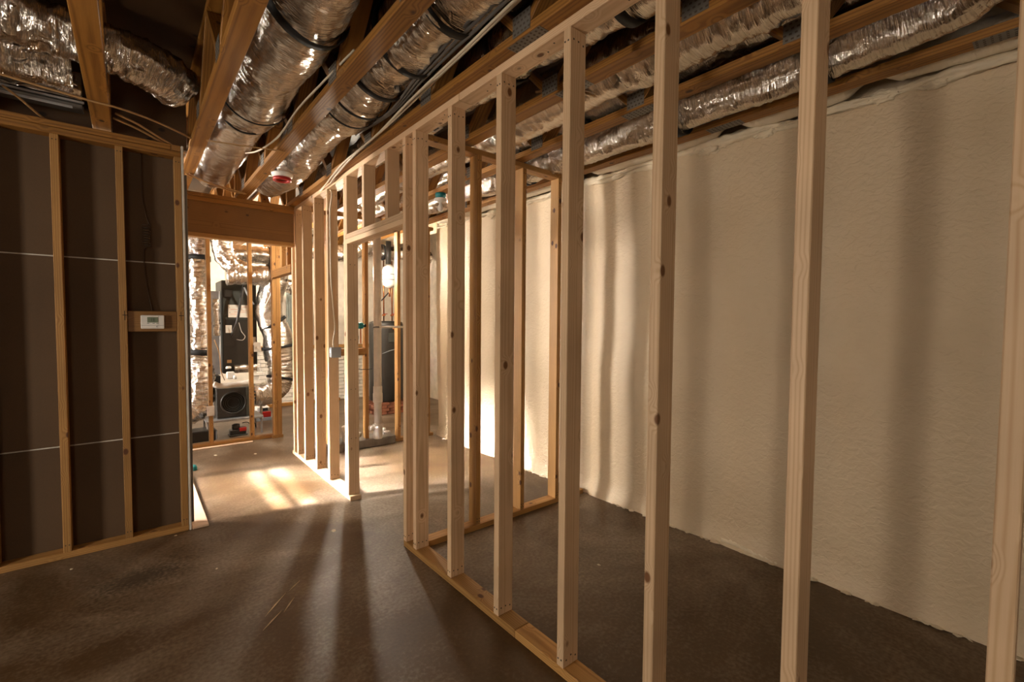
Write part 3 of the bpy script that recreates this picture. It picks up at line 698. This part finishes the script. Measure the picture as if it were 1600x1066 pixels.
tg = link('duct_tag', joined([(0, 0, 0, .05, .10, .001), (.0, -.004, -.0009, .014, .06, .001)]), [WHITE, BLACK]); tg.location = (1.53, 2.62, 2.688)
for p in tg.data.polygons[6:]: p.material_index = 1
tag(tg, 'small white tag with a black bar on the duct right of the partition', 'tag')
jb = empty('junction_box', (1.364, 4.068, 1.175), 'small grey box on a partition stud at the end of the white cable', 'junction box')
put('body', boxmesh(.080, .062, .085, .004), GREYP, jb, (0, 0, 0)); put('cover', boxmesh(.084, .004, .09, .0015), GREYP, jb, (0, -.033, 0)); put('knockout', boxmesh(.003, .03, .03, .001), WHITE, jb, (-.041, 0, .01))
ps = empty('putty_pad', (1.385, 4.2, 2.575), 'small white staple plug high on the partition beside the cable', 'cable clamp'); put('clamp', lathe([(.012, -.02), (.020, 0), (.016, .017)], 14), WHITE, ps)

# thermostat and its spare wire
th = empty('thermostat', (.104, 3.818, 1.435), 'white wall thermostat with grey screen on the brown block between studs', 'thermostat')
put('body', boxmesh(.122, .022, .088, .004), WHITE, th, (0, -.011, 0)); put('screen', boxmesh(.056, .003, .036, .001), LCD, th, (0, -.023, .014))
put('rail', boxmesh(.118, .0012, .0015, 0), GREYP, th, (0, -.0224, -.022))
dg = []
def seg7(cx, on, h=.009, w=.007, t=.0016):
    S7 = {'a': (0, h, w, t), 'g': (0, 0, w, t), 'd': (0, -h, w, t), 'f': (-w/2, h/2, t, h), 'b': (w/2, h/2, t, h), 'e': (-w/2, -h/2, t, h), 'c': (w/2, -h/2, t, h)}
    for k in on:
        x, z, a, b = S7[k]; dg.append((cx+x, -.0252, .014+z, a, .0008, b))
seg7(-.010, 'bc'); seg7(.003, 'abgcd')
put('digits', joined(dg), BLACKM, th)
for dx, dz in ((-.024, -.009), (.004, -.009), (.024, -.009)): put('button', boxmesh(.012, .003, .004, .0005), GREYP, th, (dx, -.0225, dz))
put('button', boxmesh(.006, .003, .008, .001), GREYP, th, (.020, -.0225, -.030))
wc = [(.066, 3.87, 2.53), (.064, 3.86, 2.3), (.070, 3.865, 2.22), (.085, 3.865, 2.13), (.100, 3.868, 2.08)]
N_ = 9
for i in range(N_*8+1):
    a = 2*PI*i/8; wc.append((.085+.020*math.cos(a), 3.866+.014*math.sin(a), 2.08-.145*i/(N_*8)))
wc += [(.075, 3.868, 1.92), (.068, 3.87, 1.86), (.075, 3.868, 1.72), (.09, 3.868, 1.60), (.105, 3.868, 1.51)]
cable('thermostat_wire', wc, .0028, CABLED, 'dark thin wire with a coil hanging down to the thermostat block', segs=6, per_m=60)

# ------------------------------------------------------------------ floor things
o = board('base_board_strip', .292, .388, 3.79, 5.10, 0, .014, PINKB); tag(o, 'pale pink strip of board lying on the floor beyond the drywall corner', 'board')
o = board('floor_plank', .45, 1.08, 6.10, 6.16, 0, .010, PINKB); o.rotation_euler = o.matrix_basis.to_euler(); tag(o, 'thin pale plank lying on the floor before the hallway stud wall', 'board')
o = put('bottle_cap', lathe([(.026, 0), (.026, .03), (.018, .05), (.006, .055)], 18), TEAL, None, (.43, 5.3, 0)); tag(o, 'small teal cap on the floor past the pale strip', 'cap')
def chips():
    random.seed(11)
    # slivers near the camera
    for i, (a, b, w, l) in enumerate(((( .44, 2.335), (.545, 2.44), .006, 'long pale wood sliver on the bare floor, near the camera, lower piece'),
                        ((.55, 2.42), (.625, 2.52), .007, 'pale wood sliver on the bare floor, right of the lower one'),
                        ((.47, 2.44), (.60, 2.59), .006, 'pale wood sliver on the bare floor, upper long one'),
                        ((.62, 2.60), (.69, 2.665), .005, 'pale wood sliver on the bare floor, farthest of the scratch-like bits'))):
        d = Vector((b[0]-a[0], b[1]-a[1], 0)); n = Vector((-d.y, d.x, 0)).normalized()*w/2
        A = Vector((*a, 0)); B_ = Vector((*b, 0)); m_ = (A+B_)/2
        vs = [A, m_-n, B_, m_+n, A+Vector((0, 0, .002)), m_-n+Vector((0, 0, .003)), B_+Vector((0, 0, .002)), m_+n+Vector((0, 0, .003))]
        me = bpy.data.meshes.new('sliver'); me.from_pydata([v-m_ for v in vs], [], [(3, 2, 1, 0), (4, 5, 6, 7), (0, 1, 5, 4), (1, 2, 6, 5), (2, 3, 7, 6), (3, 0, 4, 7)])
        o = link('wood_sliver', me, ASH); o.location = m_; tag(o, l, 'wood chip')
    spots = [((1.04, 3.165), .022, 'pale wood chip lying on the floor in front of the partition doorway'),
             ((-.30, 3.62), .010, 'white crumb on the floor below the studded drywall'),
             ((.195, 3.755), .009, 'white crumb on the bottom plate line near the drywall corner'),
             ((.35, 3.10), .008, 'tiny orange chip on the floor below the drywall corner'),
             ((1.00, 5.55), .022, 'pale flat crumb on the floor before the hallway stud wall, right one'),
             ((.66, 5.75), .022, 'pale flat crumb on the floor before the hallway stud wall, left one'),
             ((1.82, 2.85), .018, 'white foam crumb on the floor behind the cross wall'),
             ((2.02, 2.66), .015, 'white foam crumb beside the cross wall bottom plate'),
             ((2.12, 1.72), .012, 'curled white thread on the foam room floor'),
             ((2.93, .60), .010, 'white foam crumb on the floor at the foam wall foot')]
    for (x, y), r, l in spots:
        bm = bmesh.new(); bmesh.ops.create_icosphere(bm, subdivisions=2, radius=r)
        for v in bm.verts:
            n = v.co.normalized(); v.co *= 1+.5*nb(n.x*2+x*9, n.y*2+y*7, n.z*2); v.co.z = max(-.0, v.co.z*.22); v.co.y *= .7
        me = bpy.data.meshes.new('crumb'); bm.to_mesh(me); bm.free()
        o = put('floor_crumb', me, DUST, None, (x, y, 0.0005), (0, 0, random.random()*3)); tag(o, l, 'crumb')
chips()

# ------------------------------------------------------------------ mechanical room, left
duct([(.70, 7.0, 2.72), (.66, 6.95, 2.45), (.655, 6.9, 2.2), (.65, 6.9, 1.7), (.65, 6.9, 1.2), (.64, 6.9, .98)], .108, FOIL, 'vertical foil duct beside the drywall end seen through the hallway, upper part', 30, ((.30, .06), (.96, .07)), fine=2.0, lump=.8, skew=.0, run=RUN['E'])
duct([(.64, 6.9, .98), (.65, 6.88, .75), (.65, 6.87, .5), (.60, 6.86, .34), (.45, 6.86, .24)], lambda u: .112+.02*math.sin(u*PI), FOIL, 'sagging foot of the vertical foil duct near the floor', 31, (), fine=2.2, lump=1.8, run=RUN['E'])
duct([(.80, 6.75, 2.9), (.86, 6.72, 2.5), (.90, 6.70, 2.25), (1.0, 6.68, 2.12), (1.10, 6.68, 2.06)], lambda u: .10+.012*u, FOIL, 'foil duct bending down to the air handler from above', 32, ((.35, .06), ), fine=1.2, lump=1.5)
duct([(.92, 6.72, 2.02), (1.15, 6.72, 2.03), (1.45, 6.72, 2.05), (1.60, 6.74, 2.06)], .125, FOILS, 'horizontal foil duct over the dark air handler', 33, ((.72, .05), ), fine=1.2, lump=1.2)
duct([(.95, 7.1, 2.33), (1.3, 7.1, 2.34), (1.75, 7.1, 2.34)], .115, FOIL, 'upper horizontal foil duct just below the hallway header', 34, ((.7, .06), (.9, .06)), fine=1.2, lump=1.4)
duct([(1.52, 6.76, 2.02), (1.46, 6.82, 1.85), (1.44, 6.9, 1.6), (1.50, 6.9, 1.35)], lambda u: .145+.02*u, FOILS, 'large foil duct descending right of the air handler', 35, ((.93, .035), ), fine=.5, lump=1.2, skew=.35, run=RUN['G'])
duct([(1.50, 6.9, 1.38), (1.55, 6.9, 1.22), (1.55, 6.9, 1.05), (1.56, 6.9, .9)], lambda u: .175+.02*math.sin(u*PI), FOILS, 'bulging elbow of the large foil duct at mid height', 36, ((.62, .035), ), fine=.5, lump=1.6, skew=.2, run=RUN['G'])
duct([(1.56, 6.9, .95), (1.58, 6.9, .75), (1.52, 6.88, .55), (1.36, 6.85, .47), (1.22, 6.85, .46)], lambda u: .165-.02*u, FOIL, 'lower bend of the large foil duct into the air handler', 37, ((.42, .03), ), fine=1.4, lump=1.4, run=RUN['G'])
duct([(1.72, 8.0, 2.15), (1.95, 7.9, 2.0), (2.25, 7.9, 1.97)], .11, FOIL, 'short foil duct crossing above the grey electrical panel', 38, ((.6, .06), ), fine=1, lump=1)
ch = empty('sheet_metal_plenum', (.80, 7.36, 0), 'light grey sheet metal plenum left of the dark air handler', 'duct')
put('shell', boxmesh(.18, .5, 1.10, .004), SHEET, ch, (.0, .0, 1.28)); put('edge_flange', boxmesh(.012, .012, 1.10, .002), WHITE, ch, (.092, -.255, 1.28)); put('base', boxmesh(.18, .48, .22, .004), BLACKM, ch, (0, 0, .60))
me, _ = sweep([(.83, 6.93, 1.72), (.835, 6.93, 1.5), (.83, 6.93, 1.25)], .04, 20, 120, 1, True, crinkle(50, 1.5, 1)); o = link('bubble_wrap_sleeve', me, FOIL); tag(o, 'crinkled foil sleeve hanging on the grey plenum', 'sleeve')
ah = empty('air_handler', (1.10, 7.25, 0), 'dark green air handler cabinet behind the hallway studs', 'air handler')
put('cabinet', boxmesh(.40, .55, 1.22, .008), DARKM, ah, (0, 0, 1.36)); put('upper_door', boxmesh(.385, .012, .46, .003), DARKM, ah, (0, -.281, 1.73)); put('lower_door', boxmesh(.385, .012, .68, .003), BLACKM, ah, (0, -.281, 1.12))
nt = put('notice', boxmesh(.225, .002, .165, 0), PAPER, ah, (-.02, -.289, 1.57))
def txt(body, size, loc, parent, m, name='lettering'):
    cu = bpy.data.curves.new('t', 'FONT'); cu.body = body; cu.size = size; cu.extrude = .0004; cu.align_x = 'LEFT'
    o = bpy.data.objects.new(name, cu); C.objects.link(o)
    dg_ = bpy.context.evaluated_depsgraph_get(); me = bpy.data.meshes.new_from_object(o.evaluated_get(dg_)); bpy.data.objects.remove(o)
    q = link(name, me, m, parent); q.location = loc; q.rotation_euler = (PI/2, 0, 0); return q
put('printed_lines', joined([(-.03, -.0018, .022, .11, .0008, .004), (.02, -.0018, -.012, .13, .0008, .004), (.06, -.0018, .055, .08, .0008, .003), (.055, -.0018, .01, .09, .0008, .003), (-.04, -.0018, -.04, .1, .0008, .003)]), ORANGE, nt)
put('print_marks', joined([(-.095, -.0018, .045, .006, .0008, .010), (-.095, -.0018, -.02, .006, .0008, .010)]), BLACKM, nt)
put('warning_label', boxmesh(.07, .002, .10, 0), PAPER, ah, (-.13, -.289, 1.335)); put('rating_label', boxmesh(.035, .002, .11, 0), PAPER, ah, (.165, -.289, 1.17)); put('small_label', boxmesh(.05, .002, .04, 0), CABLEB, ah, (-.13, -.289, .91))
put('switch_box', boxmesh(.09, .04, .1, .004), BLACKM, ah, (-.13, -.31, 1.80))
cable('conduit', [(1.16, 6.86, 1.98), (1.13, 6.84, 1.9), (1.09, 6.83, 1.7), (1.05, 6.83, 1.45), (1.01, 6.83, 1.33), (.98, 6.84, 1.24)], .016, BLACKM, 'black flexible conduit hanging down across the air handler notice', 'conduit', per_m=60)
cable('conduit', [(1.13, 6.82, 1.88), (1.18, 6.82, 1.76), (1.24, 6.82, 1.66)], .010, GREYP, 'grey conduit slanting right from the top of the air handler', 'conduit')
cable('control_wire', [(1.07, 6.86, 1.42), (1.10, 6.86, 1.3), (1.14, 6.86, 1.24), (1.11, 6.86, 1.19), (1.04, 6.86, 1.20)], .004, WHITE, 'thin pale loop of wire on the air handler door')
cable('plenum_wire', [(.735, 6.32, 1.22), (.77, 6.34, 1.12), (.79, 6.34, 1.0), (.80, 6.36, .85), (.84, 6.4, .73)], .005, CABLEB, 'brown wire hanging beside the left hallway stud')
cable('stay_wire', [(1.24, 6.35, 1.55), (1.30, 6.40, 1.66), (1.36, 6.45, 1.78), (1.40, 6.5, 1.9)], .004, WHITE, 'pale wire crossing the large foil duct upward')
cable('stay_wire', [(1.2, 6.33, 1.05), (1.22, 6.33, .85), (1.28, 6.35, .7), (1.33, 6.36, .55)], .003, WHITE, 'pale wire hanging in front of the lower duct bend')
# return-air box with round collar, on a shelf
rb = empty('return_air_box', (.97, 6.62, .225), 'black square box with large round opening on the low metal shelf', 'air box')
put('shell', boxmesh(.38, .30, .37, .006), BLACKM, rb, (0, .16, .19)); q = put('round_collar', ringmesh(.125, .035, .018), BLACKM, rb, (-.01, .0, .19), (PI/2, 0, 0)); q = put('opening', lathe([(.125, -.002), (.118, .0), (.10, .0)], 32), BLACK, rb, (-.01, .004, .19), (PI/2, 0, 0))
put('side_panel', boxmesh(.06, .012, .37, .002), DARKM, rb, (.16, .005, .19))
for rr_ in (.105, .085, .062): put('inner_rib', ringmesh(rr_, .012, .004), DARKM, rb, (-.01, .0, .19), (PI/2, 0, 0))
sh = empty('metal_shelf', (.97, 6.75, .2), 'low grey metal shelf under the black square box', 'shelf'); put('deck', boxmesh(.62, .42, .022, .003), SHEET, sh, (0, 0, .012))
for dx in (-.29, .29):
    for dy in (-.19, .19): put('leg', boxmesh(.02, .02, .20, .002), SHEET, sh, (dx, dy, -.10))
me, _ = sweep([(.74, 6.50, .685), (.80, 6.5, .655), (.95, 6.5, .655), (1.10, 6.52, .665), (1.15, 6.55, .68)], .032, 16, 90, 1, True, crinkle(60, .3, .4)); o = link('insulated_pipe', me, INSUL); tag(o, 'white insulated pipe resting along the top of the black square box', 'pipe')
me, _ = sweep([(1.02, 6.93, .81), (1.15, 6.93, .82), (1.28, 6.93, .81)], .055, 20, 90, 1, True, crinkle(61, .8, .6)); o = link('insulated_pipe', me, FOILS); tag(o, 'short fat foil insulated pipe below the air handler', 'pipe')
pt = empty('condensate_trap', (.95, 6.75, .70), 'white plastic trap with cap below the air handler door', 'pipe fitting'); put('body', boxmesh(.085, .07, .09, .01), WHITE, pt, (0, 0, .05)); put('cap', lathe([(.03, 0), (.032, .02), (.02, .03)], 16), WHITE, pt, (-.02, 0, .135)); put('spout', lathe([(.02, 0), (.02, .05)], 14), PVC, pt, (.045, -.03, .0))
pm = empty('condensate_pump', (1.0, 6.62, 0), 'small red and black pump on the floor under the shelf', 'pump')
put('base', boxmesh(.17, .12, .06, .006), BLACKM, pm, (0, 0, .045)); put('motor', lathe([(.04, 0), (.045, .02), (.045, .06), (.02, .07)], 18), BLACKM, pm, (-.02, 0, .075)); put('red_cover', boxmesh(.08, .09, .05, .006), RED, pm, (.05, -.02, .075)); put('foot', boxmesh(.2, .14, .015, .003), DARKM, pm, (0, 0, .0075))
cable('pump_wire', [(1.05, 6.6, .15), (1.10, 6.56, .16), (1.14, 6.56, .12), (1.18, 6.56, .14), (1.2, 6.6, .08)], .005, BLACK, 'black wire looping from the small pump')
dm = empty('dehumidifier_tray', (.52, 6.6, 0), 'dark low box on the floor below the sagging duct foot', 'box'); put('body', boxmesh(.30, .25, .13, .01), BLACKM, dm, (.08, 0, .065)); put('side_trim', boxmesh(.012, .26, .10, .002), GREYP, dm, (.238, 0, .065)); 
oc = empty('outlet_box', (.69, 6.19, .41), 'white outlet plate low on the left hallway stud', 'outlet'); put('plate', boxmesh(.072, .006, .115, .002), WHITE, oc, (-.02, 0, 0)); put('socket', boxmesh(.03, .003, .026, .001), WHITE, oc, (-.02, -.005, .022)); put('socket', boxmesh(.03, .003, .026, .001), WHITE, oc, (-.02, -.005, -.022))
oc = empty('outlet_box', (1.16, 6.19, 1.13), 'white switch plate at mid height on the right hallway stud', 'outlet'); put('plate', boxmesh(.075, .006, .115, .002), WHITE, oc, (-.005, 0, 0)); put('switch', boxmesh(.012, .008, .024, .001), WHITE, oc, (-.005, -.006, 0)); put('side_label', boxmesh(.03, .004, .02, .001), WHITE, oc, (-.03, 0, -.3))
cable('coiled_wire', [(1.065+.05*((i % 4 in (0, 1))*1), 6.185-.01*(i % 2), .66-.010*i) for i in range(18)], .004, CABLEB, 'coil of tan wire wound round the right hallway stud', per_m=60)
tb = empty('red_toolbox', (1.43, 7.4, 0), 'small red and white tool case on the floor behind the hallway studs', 'tool case'); put('tray', boxmesh(.21, .18, .05, .004), GREYP, tb, (0, 0, .025)); put('red_body', boxmesh(.20, .17, .08, .006), RED, tb, (0, 0, .09)); put('white_lid', boxmesh(.17, .15, .07, .01), WHITE, tb, (0, 0, .165)); put('window', boxmesh(.10, .004, .04, .001), BLACK, tb, (.01, -.077, .165))
pc = empty('drain_pipe_bend', (1.30, 7.0, 0), 'thin white drain pipe with bend beside the red tool case', 'pipe'); me, _ = sweep([(-.06, 0, .36), (0, 0, .37), (.035, 0, .35), (.04, 0, .28), (.04, 0, .14)], .018, 12, 60); link('pipe', me, PVC, pc); put('joint', lathe([(.024, 0), (.024, .05)], 14), PVC, pc, (.04, 0, .10))

# far wall: painted brick below, electrical panel above
bw = empty('wall_brick', (1.5, 8.5, 0), struct=True)
plane_box('mortar_bed', 0, 2.8, .0, .05, 0, .95, MORTAR, False, bw)
bme = boxmesh(.195, .03, .058, .004); bme.materials.append(WBRICK)
for r_ in range(14):
    for c_ in range(14 if r_ % 2 == 0 else 13):
        o = bpy.data.objects.new('brick', bme); C.objects.link(o); o.parent = bw; o.location = (.1+.2*c_+(.1 if r_ % 2 else 0), -.008, .035+.0665*r_)
o = board('ledge_board', 1.5, 4.3, 8.44, 8.545, .96, 1.02, WALLPINE); tag(o, 'pine ledge board capping the white brick below the electrical panel', 'board')
o = board('sill_plate', 1.42, 2.9, 8.38, 8.46, 0, .05, OLD); tag(o, 'brown timber lying along the foot of the white brick', 'board')
ep = empty('electrical_panel', (2.22, 8.48, 1.55), 'grey green electrical panel on the far wall above the ledge board', 'electrical panel')
put('cabinet', boxmesh(.36, .10, .98, .004), PANELG, ep, (0, 0, .03)); put('door', boxmesh(.30, .012, .84, .003), PANELG, ep, (0, -.056, .03)); put('latch', boxmesh(.03, .01, .03, .002), BLACKM, ep, (-.02, -.066, -.02)); put('lower_trim', boxmesh(.34, .008, .05, .001), PANELG, ep, (0, -.054, -.44))

# ------------------------------------------------------------------ mechanical room, right part seen through the partition
dp = empty('drain_pipe', (2.165, 5.02, 0.095), 'thick white vertical drain pipe standing on the grey curb', 'pipe')
put('pipe', lathe([(.044, 0), (.044, 2.52)], 24), PVC, dp); put('coupling', lathe([(.052, .42), (.054, .43), (.054, .52), (.05, .53), (.05, .60), (.046, .61)], 24), PVC, dp)
put('base_fitting', lathe([(.050, 0), (.052, .01), (.05, .12), (.062, .13), (.062, .165), (.05, .17)], 24), PVC, dp)
put('side_fitting', lathe([(.02, 0), (.032, .01), (.032, .06), (.024, .065)], 18), PVC, dp, (-.04, 0, .13), (0, -PI/2, 0))
ar = empty('support_pipe', (2.165, 5.02, 1.385), 'horizontal white pipe arm strapped across to the right far stud', 'pipe'); put('arm', lathe([(.012, .0), (.012, .30)], 14), PVC, ar, (0.0, -.052, 0), (0, PI/2, 0)); put('clamp', ringmesh(.046, .02, .006), GALV, ar)
for i, (x, r, h, l) in enumerate(((1.92, .036, .13, 'white capped drain stub on the curb left of the thick pipe'), (1.82, .045, .17, 'fat white drain fitting at the left end of the curb'), (2.30, .02, .07, 'small white capped stub on the curb right of the thick pipe'))):
    e = empty('drain_stub', (x, 5.1 if i < 2 else 5.15, .095), l, 'pipe fitting'); put('stub', lathe([(r*.8, 0), (r*.8, h*.6), (r, h*.62), (r, h), (r*.6, h+.01)], 18), PVC, e); put('branch', lathe([(r*.7, 0), (r*.7, .05), (r*.85, .05), (r*.85, .075)], 16), PVC, e, (0, -.01, h*.55), (PI/2, 0, .5))
wh = empty('water_heater', (3.12, 6.9, .196), 'dark water heater with copper pipes seen through the partition doorway', 'water heater')
put('tank', lathe([(.24, .0), (.26, .01), (.265, .03), (.265, 1.20), (.255, 1.24), (.20, 1.26)], 40), BLACKM, wh); put('drain_valve', lathe([(.012, 0), (.016, .03), (.022, .035)], 14), COPPER, wh, (-.02, -.30, 1.14), (PI/2, 0, 0)); put('access_cover', boxmesh(.10, .015, .14, .004), DARKM, wh, (-.03, -.262, 1.0))
for dx in (-.06, .08): put('copper_pipe', lathe([(.011, 0), (.011, .95)], 12), COPPER, wh, (dx, -.05, 1.26)); put('valve', boxmesh(.05, .03, .03, .006), COPPER, wh, (dx, -.05, 1.35)); put('valve_handle', boxmesh(.06, .012, .012, .003), RED, wh, (dx+.02, -.075, 1.37))
put('power_wire', sweep([(.05, -.27, 1.18), (.08, -.275, 1.0), (.07, -.28, .85), (-.08, -.30, .8), (-.2, -.3, .76)], .006, 8, 40)[0], GREYP, wh)
hb = empty('heater_base', (3.12, 6.9, 0), 'low base of brown bricks under the dark water heater', 'brick base')
bb = boxmesh(.18, .09, .043, .004); bb.materials.append(BRICKM)
for r_ in range(4):
    for c_ in range(3):
        for d_ in range(4):
            o = bpy.data.objects.new('brick', bb); C.objects.link(o); o.parent = hb; o.location = (-.19+.19*c_+(.04 if r_ % 2 else 0), -.20+.1*d_, .024+.048*r_)
et = empty('expansion_tank', (2.99, 6.48, 2.12), 'white expansion tank with two bands above the water heater', 'tank')
put('shell', lathe([(.02, -.17), (.06, -.155), (.10, -.12), (.105, -.08), (.105, .10), (.09, .14), (.04, .17), (.015, .175)], 28), WHITE, et); put('band', ringmesh(.105, .014, .003), GREYP, et, (0, 0, .03)); put('band', ringmesh(.105, .014, .003), GREYP, et, (0, 0, -.05)); put('neck', lathe([(.014, -.30), (.014, -.16)], 12), COPPER, et)
vp_ = put('vent_stub', lathe([(.04, 0), (.04, .34)], 20), BLACKM, None, (2.98, 6.5, 2.31)); tag(vp_, 'short black vertical vent pipe above the white expansion tank', 'pipe')
duct([(2.6, 6.6, 2.55), (2.9, 6.65, 2.50), (3.3, 6.7, 2.52), (3.8, 6.7, 2.5)], .10, FOIL, 'foil duct above the water heater behind the doorway', 39, ((.3, .05), ), fine=1, lump=1.2)
duct([(1.7, 6.4, 2.45), (2.0, 6.45, 2.38), (2.4, 6.5, 2.42), (2.7, 6.5, 2.6)], .11, FOIL, 'foil duct seen high between the partition cripples', 40, ((.4, .05), ), fine=1, lump=1.2)
cable('conduit', [(2.76, 6.48, 1.66), (2.88, 6.48, 1.78), (2.97, 6.48, 1.88)], .009, BLACK, 'black slanted rod below the expansion tank', 'conduit')
tv = empty('zone_valve', (1.98, 5.05, 1.40), 'teal round valve on a pipe left of the thick drain pipe', 'valve'); put('head', lathe([(.03, -.03), (.036, -.02), (.036, .02), (.026, .03)], 18), TEAL, tv, (0, 0, 0), (0, PI/2, 0)); put('nut', lathe([(.018, 0), (.018, .03)], 6), BLACKM, tv, (.03, 0, 0), (0, PI/2, 0)); put('pipe', lathe([(.008, -.2), (.008, .0)], 10), COPPER, tv)
cable('pump_wire', [(1.90, 5.04, 1.35), (1.95, 5.04, 1.28), (1.93, 5.04, 1.18), (1.89, 5.04, 1.02), (1.93, 5.05, .92), (2.05, 5.06, .90), (2.12, 5.08, .90)], .004, BLACK, 'black wire dangling under the teal valve')
hv = empty('hose_valve', (1.66, 5.05, .86), 'brass valve with short red hose between partition studs', 'valve'); put('valve_body', lathe([(.012, 0), (.02, .015), (.02, .045), (.01, .06)], 12), COPPER, hv); put('hose', sweep([(0, 0, 0), (.004, 0, -.08), (-.015, 0, -.16), (-.03, 0, -.2)], .012, 10, 60)[0], RED, hv); put('stem', lathe([(.007, .06), (.007, .15)], 8), BLACKM, hv)

# repeats share a group
GROUPS = {'floor_truss': 'floor trusses of the open ceiling', 'flex_duct': 'foil wrapped flexible ducts', 'ceiling_cable': 'cables strung under the ceiling framing',
          'insulation_roll': 'pale insulation rolls over the foam wall', 'pipe_neck': 'metal necks between the insulation rolls', 'floor_crumb': 'crumbs on the concrete floor',
          'wood_sliver': 'wood slivers on the floor near the camera', 'outlet_box': 'white plates on the hallway studs', 'drain_stub': 'white drain stubs on the curb', 'stay_wire': 'pale wires by the large foil duct'}
for o in S.objects:
    if o.parent is None and o.name.split('.')[0] in GROUPS: o['group'] = GROUPS[o.name.split('.')[0]]
